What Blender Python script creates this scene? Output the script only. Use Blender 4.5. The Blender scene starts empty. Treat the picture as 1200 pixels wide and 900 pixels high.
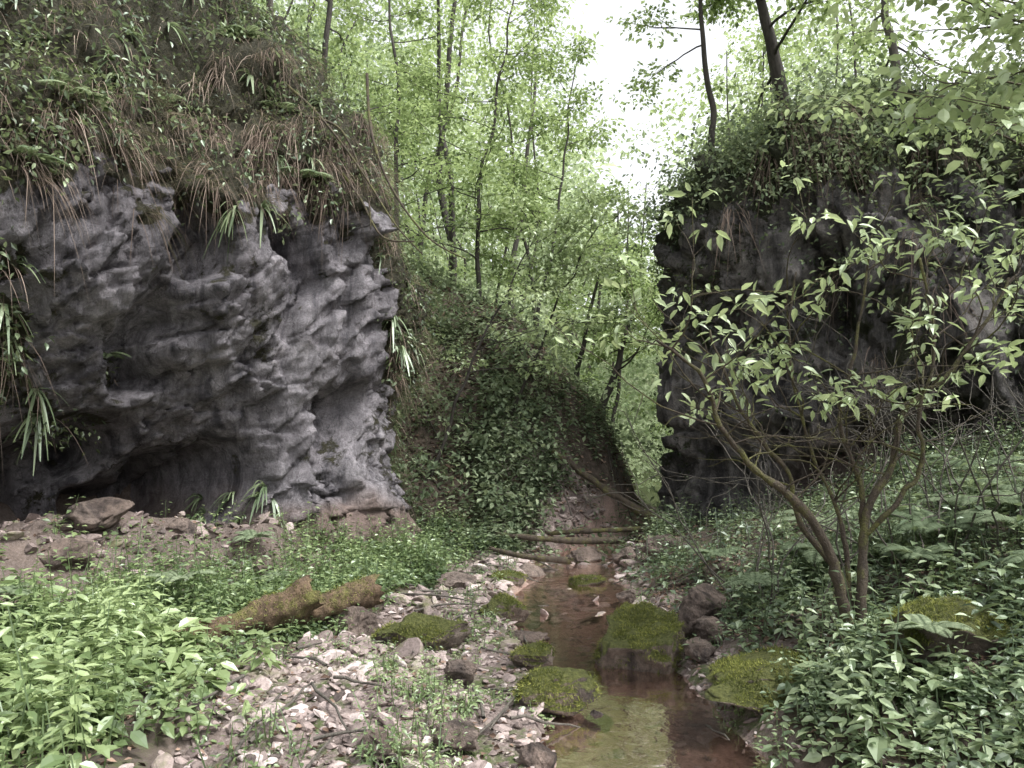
import bpy, math, numpy as np, bmesh
from mathutils import Vector
rng=np.random.default_rng(11)
scene=bpy.context.scene
# ---------------------------------------------------------------- noise
def _h(x,y,z,s):
    n=((x*73856093)^(y*19349663)^(z*83492791)^(s*2654435761))&0xffffffff
    n=((n^(n>>13))*1274126177)&0xffffffff
    n=n^(n>>16)
    n=((n*668265263)&0xffffffff); n=n^(n>>15)
    return n/4294967296.0*2-1
def vn(P,s=0):
    i=np.floor(P).astype(np.int64); f=P-i; u=f*f*f*(f*(f*6-15)+10)
    r=0
    for a in (0,1):
        for b in (0,1):
            for c in (0,1):
                w=(u[...,0] if a else 1-u[...,0])*(u[...,1] if b else 1-u[...,1])*(u[...,2] if c else 1-u[...,2])
                r=r+w*_h(i[...,0]+a,i[...,1]+b,i[...,2]+c,s)
    return r
def fbm(P,o=4,s=0,g=.5):
    r=0;a=1.;t=0
    for k in range(o):
        r=r+a*vn(P*(2.03**k)+k*7.31,s+k); t+=a; a*=g
    return r/t
def facet(P,s=0):
    i=np.floor(P).astype(np.int64)
    best=np.full(P.shape[:-1],9e9); sec=best.copy(); val=np.zeros(P.shape[:-1])
    for a in (-1,0,1):
        for b in (-1,0,1):
            for c in (-1,0,1):
                x=i[...,0]+a;y=i[...,1]+b;z=i[...,2]+c
                fx=x+.5+.45*_h(x,y,z,s+1);fy=y+.5+.45*_h(x,y,z,s+2);fz=z+.5+.45*_h(x,y,z,s+3)
                dx=P[...,0]-fx;dy=P[...,1]-fy;dz=P[...,2]-fz
                d=dx*dx+dy*dy+dz*dz
                v=_h(x,y,z,s+4)*.5+dx*_h(x,y,z,s+5)+dy*_h(x,y,z,s+6)+dz*_h(x,y,z,s+7)
                m=d<best
                sec=np.where(m,best,np.minimum(sec,d)); val=np.where(m,v,val); best=np.where(m,d,best)
    return val,np.sqrt(sec)-np.sqrt(best)
def sm(t):
    t=np.clip(t,0,1); return t*t*(3-2*t)
def nz(v): return v/np.maximum(np.linalg.norm(v,axis=-1,keepdims=True),1e-9)
def p3(x,y,z=0): return np.stack(np.broadcast_arrays(np.asarray(x,float),y,z),-1)
# ---------------------------------------------------------------- mesh builder
class B:
    def __init__(s): s.v=[];s.f=[];s.n=0;s.var=[];s.at={}
    def add(s,V,Fs,mat=0,var=0.5,smooth=False):
        V=np.asarray(V,float).reshape(-1,3)
        for F in (Fs if isinstance(Fs,list) else [Fs]):
            F=np.asarray(F,np.int64)
            s.f.append((F+s.n,mat,smooth))
        s.v.append(V); s.var.append(np.broadcast_to(np.asarray(var,float),(len(V),)))
        s.n+=len(V)
    def make(s,name,mats,attrs=None,parent=None):
        V=np.concatenate(s.v); me=bpy.data.meshes.new(name)
        me.vertices.add(len(V)); me.vertices.foreach_set('co',V.astype(np.float32).ravel())
        li=np.concatenate([F.ravel() for F,_,_ in s.f])
        ks=np.concatenate([np.full(len(F),F.shape[1]) for F,_,_ in s.f])
        mi=np.concatenate([np.full(len(F),m) for F,m,_ in s.f])
        so=np.concatenate([np.full(len(F),q) for F,_,q in s.f])
        me.loops.add(len(li)); me.loops.foreach_set('vertex_index',li.astype(np.int32))
        me.polygons.add(len(ks)); st=np.concatenate([[0],np.cumsum(ks)[:-1]])
        me.polygons.foreach_set('loop_start',st.astype(np.int32))
        me.polygons.foreach_set('material_index',mi.astype(np.int32))
        me.update(calc_edges=True)
        me.polygons.foreach_set('use_smooth',so.astype(bool))
        a=me.attributes.new('var','FLOAT','POINT'); a.data.foreach_set('value',np.concatenate(s.var).astype(np.float32))
        for k,val in (attrs or {}).items():
            a=me.attributes.new(k,'FLOAT','POINT'); a.data.foreach_set('value',np.asarray(val,np.float32).ravel())
        for m in mats: me.materials.append(m)
        o=bpy.data.objects.new(name,me); scene.collection.objects.link(o)
        if parent: o.parent=parent
        return o
def grid_faces(r,c):
    i=np.arange(r*c).reshape(r,c)
    return np.stack([i[:-1,:-1],i[:-1,1:],i[1:,1:],i[1:,:-1]],-1).reshape(-1,4)
OV=(np.array([[0,0,0],[-.42,.22,.05],[-.46,.55,.03],[0,1,-.15],[.46,.55,.03],[.42,.22,.05],[0,.5,-.03]]),
    [np.array([[0,6,2,1],[0,5,4,6]]),np.array([[6,3,2],[6,4,3]])])
DI=(np.array([[0,0,0],[-.5,.45,.06],[0,1,-.1],[.5,.45,.06]]),[np.array([[0,3,2,1]])])
def leaves(b,P,D,N,S,mat=0,T=DI,wr=.55,var=.5):
    n=len(P)
    if n==0: return
    D=nz(D); side=nz(np.cross(D,N)); nn=np.cross(side,D)
    S=np.broadcast_to(np.asarray(S,float),(n,))[:,None,None]
    W=np.broadcast_to(np.asarray(wr,float),(n,))[:,None,None]
    t=T[0]; k=len(t)
    V=P[:,None]+S*(t[None,:,0:1]*W*side[:,None]+t[None,:,1:2]*D[:,None]+t[None,:,2:3]*nn[:,None])
    off=(np.arange(n)*k)[:,None,None]
    b.add(V,[(F[None]+off).reshape(-1,F.shape[1]) for F in T[1]],mat,np.repeat(np.broadcast_to(var,(n,)),k))
def blades(b,P,D,L,w,g,mat=0,var=.5,seg=4,side=None,taper=1.):
    n=len(P); D=nz(D)
    if side is None: side=nz(np.cross(D,np.array([0,0,1.])+rng.normal(0,.35,(n,3))))
    t=np.linspace(0,1,seg+1)[None,:,None]
    L=np.broadcast_to(np.asarray(L,float),(n,))[:,None,None]; w=np.broadcast_to(np.asarray(w,float),(n,))[:,None,None]
    g=np.broadcast_to(np.asarray(g,float),(n,))[:,None,None]
    C=P[:,None]+D[:,None]*L*t+np.array([0,0,-1.])*g*L*t*t
    prof=(1-t**2.5*taper)*.5
    A=C-side[:,None]*w*prof; Bv=C+side[:,None]*w*prof
    V=np.stack([A,Bv],2).reshape(n,-1,3)
    k=2*(seg+1); F=np.array([[2*i,2*i+1,2*i+3,2*i+2] for i in range(seg)])
    b.add(V,(F[None]+(np.arange(n)*k)[:,None,None]).reshape(-1,4),mat,np.repeat(np.broadcast_to(var,(n,)),k))
def tube(b,pts,rad,sides=6,mat=0,var=.5):
    pts=np.asarray(pts,float); n=len(pts); rad=np.broadcast_to(np.asarray(rad,float),(n,))
    T=nz(np.gradient(pts,axis=0)); ref=np.array([.31,.94,.11]) if abs(T[0][2])>.5 else np.array([.05,.1,1.])
    X=nz(np.cross(T,ref)); Y=np.cross(T,X)
    a=np.linspace(0,2*np.pi,sides,endpoint=False)
    V=pts[:,None]+rad[:,None,None]*(np.cos(a)[None,:,None]*X[:,None]+np.sin(a)[None,:,None]*Y[:,None])
    i=np.arange(n*sides).reshape(n,sides); j=np.roll(i,-1,1)
    F=np.stack([i[:-1],j[:-1],j[1:],i[1:]],-1).reshape(-1,4)
    b.add(V,[F,i[-1:][:, :]],mat,var,True)
def poly(pts,n):
    pts=np.asarray(pts,float); m=len(pts); t=np.linspace(0,m-1,n); i=np.clip(t.astype(int),0,m-2); f=(t-i)[:,None]
    p0=pts[np.clip(i-1,0,m-1)];p1=pts[i];p2=pts[i+1];p3_=pts[np.clip(i+2,0,m-1)]
    return .5*((2*p1)+(-p0+p2)*f+(2*p0-5*p1+4*p2-p3_)*f*f+(-p0+3*p1-3*p2+p3_)*f**3)
def sprays(b,C,R,n,S,mat=0,T=DI,wr=.6,tilt=.3,thick=.08,vbase=None,vj=.15,droop=.1):
    m=len(C)
    if m==0: return
    up=nz(np.array([0,0,1.])+rng.normal(0,tilt,(m,3)))
    X=nz(np.cross(up,rng.normal(0,1,(m,3)))); Y=np.cross(up,X)
    R=np.broadcast_to(np.asarray(R,float),(m,))
    up=np.repeat(up,n,0);X=np.repeat(X,n,0);Y=np.repeat(Y,n,0);Rr=np.repeat(R,n); CC=np.repeat(C,n,0)
    k=m*n; a=rng.uniform(0,2*np.pi,k); r=np.sqrt(rng.uniform(0,1,k))*Rr
    rad=X*np.cos(a)[:,None]+Y*np.sin(a)[:,None]*.7
    P=CC+rad*r[:,None]+up*(rng.normal(0,thick,k)*Rr)[:,None]-np.array([0,0,1.])*(droop*r*r/np.maximum(Rr,.01))[:,None]
    D=rad+rng.normal(0,.5,(k,3))-np.array([0,0,.25])
    N=up+rng.normal(0,.35,(k,3))
    if vbase is None: vbase=rng.uniform(.2,.8,m)
    var=np.clip(np.repeat(vbase,n)+rng.normal(0,vj,k),0,1)
    leaves(b,P,D,N,S*rng.uniform(.7,1.25,k),mat,T,wr,var)
# ---------------------------------------------------------------- materials
def newmat(name):
    m=bpy.data.materials.new(name); m.use_nodes=True; nt=m.node_tree; nt.nodes.clear()
    out=nt.nodes.new('ShaderNodeOutputMaterial'); return m,nt,out
def ramp(nt,src,stops):
    r=nt.nodes.new('ShaderNodeValToRGB'); e=r.color_ramp.elements
    while len(e)>1: e.remove(e[-1])
    for i,(p,c) in enumerate(stops):
        el=e[0] if i==0 else e.new(p)
        el.position=p; el.color=(c[0],c[1],c[2],1) if hasattr(c,'__len__') else (c,c,c,1)
    nt.links.new(src,r.inputs[0]); return r.outputs[0]
def noise(nt,scale,detail=5,rough=.55,dist=0,vec=None):
    n=nt.nodes.new('ShaderNodeTexNoise'); n.inputs['Scale'].default_value=scale; n.inputs['Detail'].default_value=detail
    n.inputs['Roughness'].default_value=rough; n.inputs['Distortion'].default_value=dist
    if vec is None:
        tc=nt.nodes.new('ShaderNodeTexCoord'); vec=tc.outputs['Object']
    nt.links.new(vec,n.inputs['Vector']); return n.outputs['Fac']
def mixc(nt,f,a,b,mode='MIX'):
    m=nt.nodes.new('ShaderNodeMix'); m.data_type='RGBA'; m.blend_type=mode
    for s,i in ((f,0),(a,6),(b,7)):
        if hasattr(s,'is_linked'): nt.links.new(s,m.inputs[i])
        elif i==0: m.inputs[0].default_value=s
        else: m.inputs[i].default_value=(s[0],s[1],s[2],1)
    return m.outputs[2]
def attr(nt,n):
    a=nt.nodes.new('ShaderNodeAttribute'); a.attribute_name=n; return a.outputs['Fac']
def math_(nt,op,a,b=0.,clamp=False):
    m=nt.nodes.new('ShaderNodeMath'); m.operation=op; m.use_clamp=clamp
    for i,s in enumerate((a,b)):
        if hasattr(s,'is_linked'): nt.links.new(s,m.inputs[i])
        else: m.inputs[i].default_value=s
    return m.outputs[0]
def bump(nt,h,st,dist=.02):
    b=nt.nodes.new('ShaderNodeBump'); b.inputs['Strength'].default_value=st; b.inputs['Distance'].default_value=dist
    nt.links.new(h,b.inputs['Height']); return b.outputs[0]
def leafmat(name,c0,c1,c2,tr=.45,gl=.05,tcol=(.4,.48,.2)):
    m,nt,out=newmat(name)
    col=ramp(nt,attr(nt,'var'),[(0,c0),(.5,c1),(1,c2)])
    d=nt.nodes.new('ShaderNodeBsdfDiffuse'); t=nt.nodes.new('ShaderNodeBsdfTranslucent')
    tc=mixc(nt,.3,col,tcol) if tr>.15 else col
    nt.links.new(col,d.inputs[0]); nt.links.new(tc,t.inputs[0])
    a=nt.nodes.new('ShaderNodeMixShader'); a.inputs[0].default_value=tr; nt.links.new(d.outputs[0],a.inputs[1]); nt.links.new(t.outputs[0],a.inputs[2])
    if gl>0:
        g=nt.nodes.new('ShaderNodeBsdfGlossy'); g.inputs['Roughness'].default_value=.42; g.inputs['Color'].default_value=(.9,1,.9,1)
        c=nt.nodes.new('ShaderNodeMixShader'); c.inputs[0].default_value=gl; nt.links.new(a.outputs[0],c.inputs[1]); nt.links.new(g.outputs[0],c.inputs[2]); a=c
    nt.links.new(a.outputs[0],out.inputs[0]); return m
M_leaf_near=leafmat('leaf_herb',(.045,.08,.03),(.14,.2,.08),(.32,.4,.19),.4,.07)
M_leaf_bank=leafmat('leaf_bank',(.03,.05,.026),(.1,.145,.074),(.26,.32,.18),.35,.07)
M_leaf_hill=leafmat('leaf_hillside',(.045,.064,.04),(.13,.17,.105),(.28,.33,.215),.35,.0)
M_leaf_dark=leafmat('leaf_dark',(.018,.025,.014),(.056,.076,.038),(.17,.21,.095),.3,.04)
M_leaf_shrub=leafmat('leaf_shrub',(.12,.165,.07),(.28,.35,.17),(.47,.56,.31),.45,.07)
M_leaf_tree=leafmat('leaf_beech',(.07,.11,.04),(.23,.31,.125),(.44,.54,.25),.5,.0)
M_leaf_far_haze=leafmat('leaf_far_haze',(.17,.23,.125),(.36,.44,.26),(.58,.66,.45),.5,.0,(.5,.57,.34))  # distance haze painted into the leaf colour as paler greens, no volume
M_grass_dry=leafmat('grass_dry',(.06,.05,.043),(.165,.125,.105),(.37,.3,.25),.25,.0)
M_litter=leafmat('leaf_litter',(.04,.027,.021),(.13,.088,.068),(.28,.2,.155),.1,.0)
M_moss=leafmat('moss_tufts',(.045,.055,.016),(.13,.145,.04),(.27,.28,.085),.3,.0)
def barkmat(name,c0,c1,moss=.3,mossc=(.1,.13,.025)):
    m,nt,out=newmat(name); p=nt.nodes.new('ShaderNodeBsdfPrincipled'); p.inputs['Roughness'].default_value=.85
    tc=nt.nodes.new('ShaderNodeTexCoord'); mp=nt.nodes.new('ShaderNodeMapping'); mp.inputs['Scale'].default_value=(1,1,.25)
    nt.links.new(tc.outputs['Object'],mp.inputs[0])
    n1=noise(nt,22,6,.6,.3,mp.outputs[0]); c=ramp(nt,n1,[(.3,c0),(.7,c1)])
    n2=noise(nt,5,6,.75); n3=noise(nt,60,4,.7); mk=ramp(nt,n2,[(.66-moss*.4,0),(.76-moss*.3,1)])
    c=mixc(nt,mk,c,ramp(nt,n3,[(.3,[v*.4 for v in mossc]),(.7,[v*1.3 for v in mossc])])); nt.links.new(c,p.inputs['Base Color']); nt.links.new(bump(nt,math_(nt,'ADD',n1,n3),1,.02),p.inputs['Normal'])
    nt.links.new(p.outputs[0],out.inputs[0]); return m
M_bark=barkmat('bark_dark',(.02,.017,.014),(.065,.056,.048),.2,(.05,.06,.025))
M_bark_grey=barkmat('bark_grey',(.05,.045,.038),(.14,.125,.105),.2,(.08,.1,.04))
M_bark_moss=barkmat('bark_mossy',(.03,.022,.016),(.085,.065,.045),.45,(.12,.12,.035))
def rockmat(name,ca,cb,cc,mossa,mossb,bs=.8,up=.0,usea=True,crack=.5):
    m,nt,out=newmat(name); p=nt.nodes.new('ShaderNodeBsdfPrincipled'); p.inputs['Roughness'].default_value=.66
    p.inputs['Specular IOR Level'].default_value=.35
    big=noise(nt,.8,10,.72,.6); c=ramp(nt,big,[(.3,ca),(.48,cb),(.68,cc)])
    tc=nt.nodes.new('ShaderNodeTexCoord'); mp=nt.nodes.new('ShaderNodeMapping'); mp.inputs['Scale'].default_value=(1.1,1.1,.55); mp.inputs['Rotation'].default_value=(.25,.6,0)
    nt.links.new(tc.outputs['Object'],mp.inputs[0])
    st=noise(nt,3.4,10,.78,.7,mp.outputs[0]); c=mixc(nt,1,c,ramp(nt,st,[(.32,(.33,.32,.33)),(.48,(.88,.88,.89)),(.68,(1.5,1.48,1.48))]),'MULTIPLY')
    fi=noise(nt,34,8,.8); c=mixc(nt,1,c,ramp(nt,fi,[(.3,(.5,.5,.5)),(.65,(1.25,1.25,1.25))]),'MULTIPLY')
    mp2=nt.nodes.new('ShaderNodeMapping'); mp2.inputs['Scale'].default_value=(2.2,2.2,.22); nt.links.new(tc.outputs['Object'],mp2.inputs[0])
    sk=noise(nt,1.4,7,.65,.5,mp2.outputs[0]); c=mixc(nt,1,c,ramp(nt,sk,[(.38,(.33,.33,.35)),(.5,(1,1,1))]),'MULTIPLY')
    vo=nt.nodes.new('ShaderNodeTexVoronoi'); vo.feature='DISTANCE_TO_EDGE'; vo.inputs['Scale'].default_value=1.3
    dn=nt.nodes.new('ShaderNodeTexNoise'); dn.inputs['Scale'].default_value=2.2; dn.inputs['Detail'].default_value=6
    ad=nt.nodes.new('ShaderNodeVectorMath'); ad.operation='ADD'; sc=nt.nodes.new('ShaderNodeVectorMath'); sc.operation='SCALE'; sc.inputs['Scale'].default_value=.9
    nt.links.new(tc.outputs['Object'],dn.inputs['Vector']); nt.links.new(dn.outputs['Color'],sc.inputs[0]); nt.links.new(mp.outputs[0],ad.inputs[0]); nt.links.new(sc.outputs[0],ad.inputs[1]); nt.links.new(ad.outputs[0],vo.inputs['Vector'])
    cr=ramp(nt,vo.outputs['Distance'],[(0,.2),(.012,1)]); c=mixc(nt,crack,c,cr,'MULTIPLY')
    mn=noise(nt,3.,8,.78,.2); mn2=noise(nt,34,5,.75)
    mc=ramp(nt,mn2,[(.32,mossa),(.68,mossb)])
    f=attr(nt,'moss') if usea else 0.
    if usea: # pinkish dirt towards the foot of the wall
        c=mixc(nt,attr(nt,'dirt'),c,ramp(nt,st,[(.3,(.065,.044,.035)),(.65,(.27,.195,.16))]))
    geo=nt.nodes.new('ShaderNodeNewGeometry'); sx=nt.nodes.new('ShaderNodeSeparateXYZ'); nt.links.new(geo.outputs['Normal'],sx.inputs[0])
    f=math_(nt,'ADD',math_(nt,'MULTIPLY',f,1.3),math_(nt,'MULTIPLY',sx.outputs[2],up))
    f=math_(nt,'ADD',f,math_(nt,'MULTIPLY',math_(nt,'SUBTRACT',mn,.5),3.0))
    if not usea and up>1: f=math_(nt,'ADD',f,.2)
    mk=ramp(nt,f,[(.4,0),(.58,1)]); c=mixc(nt,mk,c,mc)
    nt.links.new(c,p.inputs['Base Color'])
    h=math_(nt,'ADD',math_(nt,'MULTIPLY',st,1.4),math_(nt,'MULTIPLY',fi,.6)); h=math_(nt,'ADD',h,math_(nt,'MULTIPLY',cr,.2)); h=math_(nt,'ADD',h,math_(nt,'MULTIPLY',math_(nt,'MULTIPLY',mk,mn2),1.4))
    nt.links.new(bump(nt,h,bs,.08),p.inputs['Normal']); nt.links.new(p.outputs[0],out.inputs[0]); return m
M_rockL=rockmat('limestone_grey',(.1,.092,.1),(.23,.216,.232),(.41,.39,.412),(.026,.025,.016),(.085,.08,.04),1.)
M_rockR=rockmat('limestone_dark',(.065,.06,.06),(.15,.14,.135),(.31,.29,.275),(.02,.023,.014),(.07,.078,.034),1.)
M_boul=rockmat('boulder_mossy',(.1,.075,.06),(.2,.16,.13),(.32,.27,.23),(.055,.065,.016),(.19,.205,.06),.9,1.1,False,0.)
M_boulb=rockmat('boulder_brown',(.09,.068,.056),(.2,.155,.13),(.34,.28,.24),(.06,.07,.02),(.15,.16,.05),.9,.12,False,0.)
def gravelmat():
    m,nt,out=newmat('gravel'); p=nt.nodes.new('ShaderNodeBsdfPrincipled'); p.inputs['Roughness'].default_value=.7
    c=ramp(nt,attr(nt,'var'),[(0,(.07,.055,.05)),(.35,(.2,.16,.15)),(.65,(.36,.3,.285)),(1,(.58,.52,.51))])
    f=noise(nt,30,6,.75); c=mixc(nt,1,c,ramp(nt,f,[(.3,(.5,.48,.46)),(.65,(1.2,1.18,1.17))]),'MULTIPLY')
    g=noise(nt,2.5,7,.7); c=mixc(nt,ramp(nt,g,[(.54,0),(.64,.7)]),c,(.11,.12,.042))
    nt.links.new(c,p.inputs['Base Color']); nt.links.new(bump(nt,f,.7,.015),p.inputs['Normal']); nt.links.new(p.outputs[0],out.inputs[0]); return m
M_gravel=gravelmat()
def groundmat():
    m,nt,out=newmat('ground_soil'); p=nt.nodes.new('ShaderNodeBsdfPrincipled'); p.inputs['Roughness'].default_value=.9
    n1=noise(nt,6,9,.75); n2=noise(nt,38,7,.75)
    soil=ramp(nt,n1,[(.3,(.03,.023,.018)),(.5,(.07,.053,.04)),(.72,(.15,.115,.09))])
    gr=ramp(nt,n2,[(.3,(.08,.06,.053)),(.5,(.2,.155,.14)),(.7,(.38,.32,.305))])
    gn=ramp(nt,n2,[(.3,(.03,.045,.015)),(.7,(.12,.145,.05))])
    c=mixc(nt,attr(nt,'gravel'),soil,gr)
    f=math_(nt,'ADD',attr(nt,'green'),math_(nt,'MULTIPLY',math_(nt,'SUBTRACT',n1,.5),1.6)); c=mixc(nt,ramp(nt,f,[(.4,0),(.6,1)]),c,gn)
    c=mixc(nt,attr(nt,'wet'),c,ramp(nt,n2,[(.3,(.15,.095,.078)),(.65,(.46,.33,.28))]))
    nt.links.new(c,p.inputs['Base Color']); nt.links.new(bump(nt,math_(nt,'ADD',n1,n2),.9,.03),p.inputs['Normal']); nt.links.new(p.outputs[0],out.inputs[0]); return m
M_ground=groundmat()
def watermat():
    m,nt,out=newmat('stream_water')
    n=noise(nt,8,4,.5,.4); bn=bump(nt,n,.14,.03)
    g=nt.nodes.new('ShaderNodeBsdfGlossy'); g.inputs['Roughness'].default_value=.05; g.inputs['Color'].default_value=(1,.9,.85,1); nt.links.new(bn,g.inputs['Normal'])
    t=nt.nodes.new('ShaderNodeBsdfTransparent'); t.inputs[0].default_value=(.86,.77,.72,1)
    f=nt.nodes.new('ShaderNodeFresnel'); f.inputs[0].default_value=1.36; nt.links.new(bn,f.inputs['Normal'])
    x=nt.nodes.new('ShaderNodeMixShader'); nt.links.new(math_(nt,'MULTIPLY',f.outputs[0],.8,True),x.inputs[0]); nt.links.new(t.outputs[0],x.inputs[1]); nt.links.new(g.outputs[0],x.inputs[2])
    nt.links.new(x.outputs[0],out.inputs[0]); return m
M_water=watermat()
# ---------------------------------------------------------------- terrain
I=np.interp
def xc(y): return I(y,[-30,0,3.6,4.6,6,7.5,9,11.5,14,17,20,25,35,60,200],[1,.7,.78,.8,.72,.62,.74,.85,1.95,3.4,4.2,5,6.7,11.4,38])
def wid(y): return I(y,[0,3.6,4.6,5.8,7,8.7,11.6,14,200],[.6,.68,.52,.5,.68,.75,.8,.5,.8])
PL=np.array([(-16,-4),(-10,1),(-5.6,6.1),(-3.75,8.5),(-2.25,9.9),(-1.75,11.1),(-2.3,13),(-5,15.5),(-9,18)],float)
PR=np.array([(8,20),(4.9,17),(3.6,15),(3.15,13.4),(3.7,12.2),(5.2,11.2),(8,9.8),(12,7),(18,1)],float)
def pathres(P,step):
    d=poly(P,1500); s=np.concatenate([[0],np.cumsum(np.linalg.norm(np.diff(d,axis=0),axis=1))])
    t=np.arange(0,s[-1],step); return np.stack([I(t,s,d[:,0]),I(t,s,d[:,1])],-1)
RL=pathres(PL,.3); RR=pathres(PR,.3)
def inside(x,y,R,sgn):
    sh=x.shape; X=x.ravel();Y=y.ravel(); best=np.full(X.shape,1e9); val=np.zeros(X.shape)
    for k in range(0,len(R)-1):
        a=R[k];d=R[k+1]-a;l2=d@d; t=np.clip(((X-a[0])*d[0]+(Y-a[1])*d[1])/l2,0,1)
        ex=X-a[0]-t*d[0];ey=Y-a[1]-t*d[1]; q=ex*ex+ey*ey; m=q<best
        cr=(d[0]*ey-d[1]*ex)*sgn; best=np.where(m,q,best); val=np.where(m,np.where(cr>0,1,-1),val)
    return (np.sqrt(best)*val).reshape(sh)
def height(x,y,detail=True):
    x=np.asarray(x,float);y=np.asarray(y,float)
    c=xc(y);w=wid(y);d=x-c; zb=I(y,[0,11,14,18,30,60,200],[0,0,.16,.3,1.,3,12])
    dl=np.clip(-d-w,0,None);dr=np.clip(d-w,0,None)
    near=zb-.085+.155*sm((np.abs(d)-w*.55)/(.55*w+.1))+.06*np.minimum(dl,5)+.31*np.minimum(dr,14)
    yf=I(x,[-30,-3,0,1,2,3,3.4],[12,12.3,12.4,12.9,14.3,17,19.5]); rd=I(x,[-30,-3.1,-2.1,0,1.25,2.08,2.8,3.1],[12,6,5.3,4.4,3.15,2.25,.8,0])
    hs=np.clip(np.minimum((y-yf)*1.1,rd)-.25*np.clip(1-np.abs((y-yf)*1.1-rd)/1.2,0,1)**2,0,None)
    hs=hs*(1-.75*sm((y-19)/5))
    near=near+hs
    far=zb+np.minimum(np.clip(-d-1.5,0,None)*.6,22)+np.minimum(np.clip(d-1.5,0,None)*.75,22)+np.clip((y-70)*.25,0,12)
    t=sm((y-18)/7); h=near*(1-t)+far*t
    a=inside(x,y,RL,1); h=h+sm((a-2.6)/2.5)*6*(1-t)+np.clip(a-2.8,0,10)*.25*(1-t)+(.45+.35*fbm(p3(x,y,0)*1.7,4,15))*sm((a+1.0+.3*vn(p3(x,y,0)*1.3,8))/1.3)*(1-t)*sm((10.6-y)/.8)
    a2=inside(x,y,RR,1); h=h+sm((a2-1.2)/2.)*5.5*(1-t)
    if detail:
        P=p3(x,y,0); n=fbm(P*.9,3,5)*.14+fbm(P*4,4,9)*.05
        h=h+n*sm((np.abs(d)-w*.5)/.6)*(1+1.5*sm(hs/1.))
        h=h+fbm(P*2,3,31)*.09*(np.abs(d)<w*1.2)
    return h
NX,NY=470,470
u=np.linspace(-1,1,NX);v=np.linspace(-1,1,NY); k=5.6
gx=1+230*np.sinh(k*u)/np.sinh(k); gy=6+260*np.sinh(k*v)/np.sinh(k)
GX,GY=np.meshgrid(gx,gy); GZ=height(GX,GY)
b=B(); b.add(p3(GX,GY,GZ),grid_faces(NY,NX),0,.5,True)
c=xc(GY);w=wid(GY)
XLb=lambda y:I(y,[2.8,3.4,5.4,7,9,12],[-1.35,-1.6,-1.75,-1.3,-.8,-.2])
XRb=lambda y:I(y,[3,4.2,5.8,7,8,11,14,20],[1.4,1.5,1.75,1.5,1.5,1.8,2.7,5])
nn=fbm(p3(GX,GY,0)*1.5,3,4)*.5
grv=sm((GX-XLb(GY)+.3+nn)/.5)*sm((XRb(GY)-GX+.2+nn)/.4)*(GY<14.5)
inL=inside(GX,GY,RL,1); grv=np.maximum(grv,.4*sm((inL+.9)/.6)*(GY<11))
grn=np.where(GY>20,1.,.1)+.7*sm((XLb(GY)-GX-.2)/.8)*(GY<13)*(inL<-1.2)+.15*sm((GX-XRb(GY)-.2)/.8)*(GY<14)+.3*(fbm(p3(GX,GY,3)*.8,3,8)>.05)*(1-grv)*(GX<1)*(inL<-1)+.4*grv*sm((fbm(p3(GX,GY,3)*1.5,3,18)+.05)*6)*(inL<-1.2)
wet=sm((w*1.08-np.abs(GX-c))/.15)*(GY<17)*.85
b.make('ground',[M_ground],{'gravel':grv.ravel(),'green':np.clip(grn,0,1).ravel(),'wet':wet.ravel()})
ys=np.arange(-6,14.2,.1); us=np.linspace(-1,1,24)
WY,WU=np.meshgrid(ys,us,indexing='ij'); WX=xc(WY)+WU*(wid(WY)+.35)
b=B(); b.add(p3(WX,WY,.0+np.clip(WY-11.5,0,9)*.055-.0+0*WX),grid_faces(len(ys),24)[:,::-1],0,.5,True); b.make('stream_water',[M_water])
# ---------------------------------------------------------------- rock walls
def gsm(a,sig):
    r=int(sig*3); kx=np.exp(-.5*(np.arange(-r,r+1)/sig)**2); kx/=kx.sum()
    return np.stack([np.convolve(np.pad(a[:,i],r,mode='edge'),kx,'valid') for i in range(a.shape[1])],-1)
def wall(P,sgn,step,rows,profs,tfun,disp,dents):
    R=pathres(P,step); T=nz(np.gradient(R,axis=0)); N=np.stack([T[:,1],-T[:,0]],-1)*sgn; N=nz(gsm(N,1.7/step))
    tt=np.linspace(0,1,rows)
    def rs(pr):
        pr=np.array(pr,float); s=np.concatenate([[0],np.cumsum(np.hypot(*np.diff(pr,axis=0).T))]); s/=s[-1]
        return I(tt,s,pr[:,0]),I(tt,s,pr[:,1])
    a=rs(profs[0]);bb=rs(profs[1]); w=tfun(R)[:,None]
    off=a[0][None]*(1-w)+bb[0][None]*w; z=a[1][None]*(1-w)+bb[1][None]*w
    V=np.concatenate([R[:,None]+N[:,None]*off[...,None],z[...,None]],-1)
    Nn=np.concatenate([np.repeat(N[:,None],rows,1),np.zeros((len(R),rows,1))],-1)
    dz=np.clip((z-4.5)/3,0,1)[...,None]; Nn=nz(Nn*(1-.6*dz)+np.array([0,0,1.])*.6*dz)
    D=disp(V)
    for (p,q,r,dep) in dents:
        p=np.array(p,float);q=np.array(q,float);d=q-p;l=max(d@d,1e-6); W=V+.2*np.stack([vn(V*2+9),vn(V*2+19),vn(V*2+29)],-1)
        t=np.clip(((W-p)@d)/l,0,1)[...,None]; q2=np.linalg.norm(W-p-t*d,axis=-1)
        D=D-dep*sm((1-q2/r)*1.4)
    V=V+Nn*D[...,None]
    nr=nz(np.cross(np.gradient(V,axis=0),np.gradient(V,axis=1)))*1.
    o=np.sum(nr*Nn,-1).mean(); nr=nr*np.sign(o)
    return V,nr
ee=np.array([-.42,-.36,-.83]); ee/=np.linalg.norm(ee); SM=np.eye(3)-.5*np.outer(ee,ee)
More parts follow.
